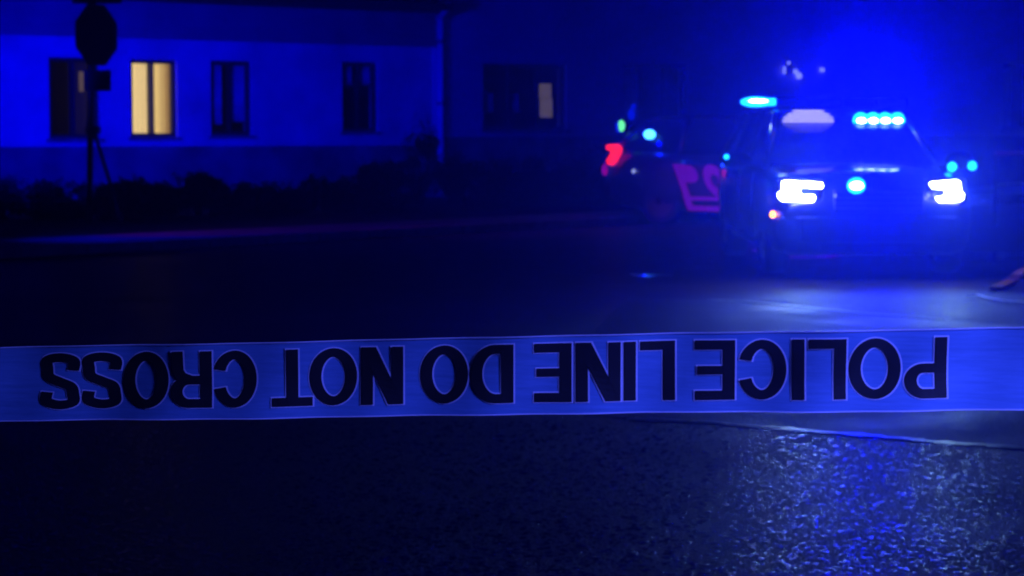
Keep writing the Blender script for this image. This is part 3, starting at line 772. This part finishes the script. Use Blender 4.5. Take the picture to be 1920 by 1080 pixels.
# mirror strobes, marker lamps
for (x, y, yl, rr, mm) in ((1785, 313, 1.53, .047, 'e_cyan'), (1823, 311, 1.55, .045, 'e_cyan'), (1362, 294, 1.53, .024, 'e_cyan')):
    q_ = P_on_car(c1, x, y, yl); MB().ball(q_, rr, .03, rr, 16, 8).build('mirror_light', M[mm], c1, smooth=True)
q_ = P_on_car(c1, 1449, 402, .24); MB().ball(q_, .026, .04, .03, 12, 8).build('side_marker', M['e_amber'], c1, smooth=True)
for (x, y, rr) in ((1566, 367, .012), (1741, 366, .018), (1752, 366, .016)):
    q_ = P_on_car(c1, x, y, -.005); MB().ball(q_, rr, .01, rr*1.3, 10, 6).build('daytime_bulb', M['e_pale'], c1, smooth=True)
# blue light thrown by the strobes
lamp('windscreen_strobe', 'SPOT', (.15, 1.2, 1.62), BLUE, 230, aim=(-1.0, -8, 1.6), size=.12, cone=110, blend=.6, parent=c1)
lamp('roof_strobe', 'SPOT', (.25, 2.3, 1.95), BLUE, 270, aim=(-1.2, -8, 2.6), size=.12, cone=110, blend=.8, parent=c1)
lamp('roof_strobe_glow', 'POINT', (.2, 2.6, 1.95), BLUE, 110, size=.12, parent=c1)
lamp('grille_strobe', 'SPOT', (-.05, -.12, .8), BLUE, 210, aim=(-1.2, -8, 2.0), size=.12, cone=110, blend=.6, parent=c1)

# far patrol car: broadside, its right side to us, nose hidden behind the near car ------------------
T = P(1139, 300, 32.0)
rz2 = R(52)
a2 = Vector((-math.sin(rz2), math.cos(rz2), 0)); l2 = Vector((math.cos(rz2), math.sin(rz2), 0))
root2 = Vector((T.x, T.y, 0)) - a2*4.85 + l2*.92
c2 = car_root('patrol_car', 'darker patrol car side-on with red tail light and purple POLICE lettering on its door', tuple(root2), rz2)
patrol_car(c2, False)
def P_side(x, y, xl=-1.0):
    o = Vector((0, 0, CAMH)); r = ray(x, y); inv = c2.matrix_basis.inverted()
    ol = inv @ o; dl = inv.to_3x3() @ r; k = (xl - ol.x)/dl.x; return ol + dl*k
# tail light, hooked shape
tp = [(1139, 272), (1160, 270), (1167, 277), (1166, 286), (1156, 305), (1150, 310), (1141, 308), (1139, 300), (1146, 290), (1147, 283), (1138, 279)]
pts = [P_side(x, y, -.955) for x, y in tp]
tl = MB().prism([(-.955, p.y, p.z) for p in pts], (-.03, 0, 0)).build('tail_light', M['e_red'], c2)
for (x, y, r1, r2, mm, nm) in ((1134, 318, .05, .09, 'e_redreflect', 'reflection_glow'), (1165, 236, .06, .085, 'e_green', 'corner_light'), (1159, 238, .05, .09, 'e_blue', 'corner_light'), (1184, 214, .07, .09, 'e_blue', 'corner_light'), (1188, 199, .05, .04, 'e_blue', 'corner_light'), (1188, 321, .03, .03, 'e_pale', 'reflection_glow')):
    q_ = P_side(x, y, -1.0 if y > 290 else -.86); MB().ball(q_, .03, r1, r2, 12, 8).build(nm, M[mm], c2, smooth=True)  # the dim red ball glows in place of a tail-light reflection
q_ = P_side(1218, 252, -.86); MB().ball(q_, .03, .105, .07, 16, 8).build('window_strobe', M['e_cyanhot'], c2, smooth=True)
lamp('window_strobe_glow', 'POINT', q_ + Vector((-.12, 0, 0)), BLUE, 10, size=.04, parent=c2)
# POLICE lettering, leaning, with a double bar beneath
lt = MB(); zt_, zb_ = P_side(1300, 308).z, P_side(1320, 370).z
p0 = P_side(1283, 305); p1 = P_side(1330, 305)
hh = zt_-zb_; step = abs(p0.y-p1.y); k = 0
xs_ = -HW - .034
def put(quads, off, hscale=1.0, zbase=zb_, bias=0):
    for q in quads:
        vs = []
        for v in q:
            z = zbase + v.y*hh*hscale; ylo = p0.y - (off + v.x*step*.92) + (z - zb_)*.42*1.0
            vs.append((xs_ - bias, ylo, z))
        lt.prism(vs, (-.002, 0, 0))
ltz = zb_
for i, ch in enumerate('POLICE'):
    for j, stq in enumerate(glyph(ch, .95 if ch != 'I' else .3, .30)):
        put(stq, i*step*1.05 + (0.25*step if ch == 'I' else 0), bias=.0025*j + .001*i)
# long stem of the P and the double bar
for zz0, zz1 in ((-.10, .02), (-.42, -.26)):
    put([[Vector((.0, zz0)), Vector((0, zz1)), Vector((3.2, zz1)), Vector((3.2, zz0))]], .0, bias=.012)
put([[Vector((.0, -.42)), Vector((0, .05)), Vector((.30, .05)), Vector((.30, -.42))]], .0, bias=.016)
lt.build('lettering', M['decal'], c2)

# ------------------------------------------------------------------ barrier tape
def interp(tab, x):
    if x <= tab[0][0]: a, b_ = tab[0], tab[1]
    elif x >= tab[-1][0]: a, b_ = tab[-2], tab[-1]
    else:
        for a, b_ in zip(tab[:-1], tab[1:]):
            if a[0] <= x <= b_[0]: break
    t = (x-a[0])/(b_[0]-a[0]); return a[1] + (b_[1]-a[1])*t
TT = [(0, 651), (640, 638.5), (1000, 629), (1440, 621.5), (1920, 613.5)]
TB = [(0, 791), (640, 783), (1000, 776.5), (1440, 773), (1920, 769.5)]
def tapeD(x): return 2.14 - (x/1920)*.215
def tp3(x, v, lift=0.0):
    D = tapeD(x); yt = interp(TT, x); yb_ = interp(TB, x)
    if x < 0 or x > 1920: yt2 = interp(TT, min(max(x, 0), 1920)); # keep going straight
    p = P(x, yt + (yb_-yt)*v, D)
    f_ = math.sin(x*.0043+1)*.5 + .5; p.y += .0010*f_*math.sin(v*7 + x*.006) + .004*math.sin(x*.011) + .002*math.sin(x*.031 + v*2) + .003*math.sin(v*3.0) - lift
    return p
b = MB(); xs = [-4500 + 24*i for i in range(int(13500/24))]; nv = 8; vs = [tp3(x, j/nv) for x in xs for j in range(nv+1)]
b.add(vs, [(i*(nv+1)+j, i*(nv+1)+j+1, (i+1)*(nv+1)+j+1, (i+1)*(nv+1)+j) for i in range(len(xs)-1) for j in range(nv)])
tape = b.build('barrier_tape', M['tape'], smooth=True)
tag(tape, 'white plastic police barrier tape stretched across the foreground, its black lettering upside down', 'barrier tape')
LETT = [('S', 77, 147), ('S', 155, 225), ('O', 231, 317), ('R', 321, 398), ('C', 399, 482), ('T', 511, 586), ('O', 580, 669), ('N', 677, 756),
        ('O', 788, 878), ('D', 882, 963), ('E', 1002, 1072), ('N', 1080, 1164), ('I', 1170, 1193), ('L', 1201, 1267), ('E', 1304, 1379), ('C', 1384, 1475),
        ('I', 1485, 1508), ('L', 1516, 1586), ('O', 1591, 1690), ('P', 1696, 1777)]
def letters(dst, grow, lift, ch, x0, x1, V0=.10, V1=.845):
    xm = (x0+x1)/2; hpx = (interp(TB, xm)-interp(TT, xm))*(V1-V0); w = (x1-x0)/hpx; t = .205
    AX = .76; t = .155
    for j, stq in enumerate(glyph(ch, w*AX, t, grow)):
        for q in stq:
            q = [Vector((v.x/AX, v.y)) for v in q]
            # split long quads so that they follow the film
            n = max(1, int(max((q[1]-q[2]).length, (q[0]-q[3]).length)/.12))
            for k in range(n):
                a, c = k/n, (k+1)/n
                qq = [q[0].lerp(q[3], a), q[1].lerp(q[2], a), q[1].lerp(q[2], c), q[0].lerp(q[3], c)]
                dst.add([tp3(x1 - v.x*hpx, V0 + v.y*(V1-V0), lift + .00008*j) for v in qq], [(0, 1, 2, 3)])
def phrase(shift):
    for (ch, x0, x1) in LETT:
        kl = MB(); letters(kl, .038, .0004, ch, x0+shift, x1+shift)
        il = MB(); letters(il, .0, .0009, ch, x0+shift, x1+shift)
        lo = il.build('letter', M['ink'], tape)
        kl.build('letter_halo', M['halo_strip'], lo)  # bright halo round the ink, built as a paler mesh
phrase(0)
# bright halo drawn in along the rims of the film
for v0, v1 in ((0.0, .014), (.986, 1.0)):
    b = MB(); vs = [tp3(x, v, .0008) for x in xs for v in (v0, v1)]
    b.add(vs, [(2*i, 2*i+1, 2*i+3, 2*i+2) for i in range(len(xs)-1)]); b.build('tape_edge_halo', M['halo_strip'], tape)

# ------------------------------------------------------------------ small things
# strap lying on the road at the right, loose tape strip, railing
def ribbon(name, pts, w, mm, th=.004):
    b = MB(); vs = []
    for i, p in enumerate(pts):
        d = (pts[min(i+1, len(pts)-1)] - pts[max(i-1, 0)]); nn = Vector((-d.y, d.x, 0)).normalized()
        for sgn, z in ((1, 0), (-1, 0), (-1, th), (1, th)): vs.append(p + nn*sgn*w/2 + Vector((0, 0, z)))
    k = len(pts)
    fs = [(4*i+j, 4*i+(j+1) % 4, 4*i+4+(j+1) % 4, 4*i+4+j) for i in range(k-1) for j in range(4)] + [(0, 3, 2, 1), (4*k-4, 4*k-3, 4*k-2, 4*k-1)]
    b.add(vs, fs); return b.build(name, mm)
pp = [G(1868, 546), G(1880, 541), G(1893, 534), G(1903, 524, .05), G(1915, 516, .08), G(1935, 506, .06), G(1965, 500)]
o = ribbon('orange_strap', [p + Vector((0, 0, .012)) for p in pp], .10, M['orange'], .03)
tag(o, 'crumpled orange strap lying on the road at the right edge', 'strap')
pp = [G(1812, 558), G(1832, 559), G(1850, 562), G(1880, 568), G(1920, 573), G(1980, 577)]
o = ribbon('loose_tape', [p + Vector((0, 0, .012 + .02*math.sin(i*1.3)**2)) for i, p in enumerate(pp)], .05, M['halo_strip'], .003)
tag(o, 'pale loose strip of tape lying on the road beside the near patrol car', 'tape strip')
rl = thing('railing', 'low steel railing at the right edge behind the near patrol car', 'railing')
ra = P(1868, 288, 31); rb = P(2200, 272, 36)
for zz, r_ in ((ra.z, .03), (ra.z-.45, .02)):
    MB().tube([(ra.x, ra.y, zz), (rb.x, rb.y, zz)], r_, 10).build('rail', M['pipe'], rl, smooth=True)
for i in range(5):
    p = ra.lerp(rb, i/4); MB().tube([(p.x, p.y, 0), (p.x, p.y, ra.z)], .03, 10).build('post', M['steel'], rl, smooth=True)
# small pale wall lamps on the tall house, above the near car
def wl_(pts, label):
    u, z = wall_u(*pts[0][:2]); t = thing('wall_lamp', label, 'lamp')
    zs = [wall_u(p[0], p[1])[1] for p in pts]; us = [wall_u(p[0], p[1])[0] for p in pts]
    MB().box(min(us)-.05, max(us)+.05, -.04, -.003, min(zs)-.04, max(zs)+.04).build('back_plate', M['frame'], t, bevel=.01, xf=Hxf())
    for (x, y, r_) in pts:
        u, z = wall_u(x, y, .1); MB().ball(Hs(u, .08, z), r_/84., None, None, 12, 8).build('bulb', M['e_pale'], t, smooth=True)
wl_([(1493, 134, 4), (1499, 142, 6)], 'pair of pale bulbs on the dark wall above the windscreen lights')
wl_([(1480, 118, 3), (1472, 128, 3), (1472, 135, 3)], 'faint cluster of three small bulbs left of the brighter pair')
wl_([(1543, 131, 4)], 'single faint bulb high on the wall right of the bulb pair')

# ------------------------------------------------------------------ haze added to stand in for lens glow, tinted blue
hz = MB().box(-40, 50, -8, 85, -1, 10.5).build('lens_glow_haze', mat('haze_surface', (1, 1, 1)))
tag(hz, 'added mist standing for the blue lens glow around the patrol car', 'mist', kind='stuff')
hm = bpy.data.materials.new('lens_glow_volume'); hm.use_nodes = True; nt = hm.node_tree; nt.nodes.remove(nt.nodes['Principled BSDF'])
pv = nt.nodes.new('ShaderNodeVolumePrincipled'); pv.inputs['Density'].default_value = .011; pv.inputs['Color'].default_value = (.07, .11, 1, 1)
pv.inputs['Anisotropy'].default_value = 0.9
nt.links.new(pv.outputs[0], nt.nodes['Material Output'].inputs['Volume'])
hm.cycles.volume_sampling = 'MULTIPLE_IMPORTANCE' if hasattr(hm.cycles, 'volume_sampling') else 'EQUIANGULAR'

hz.data.materials.clear(); hz.data.materials.append(hm)
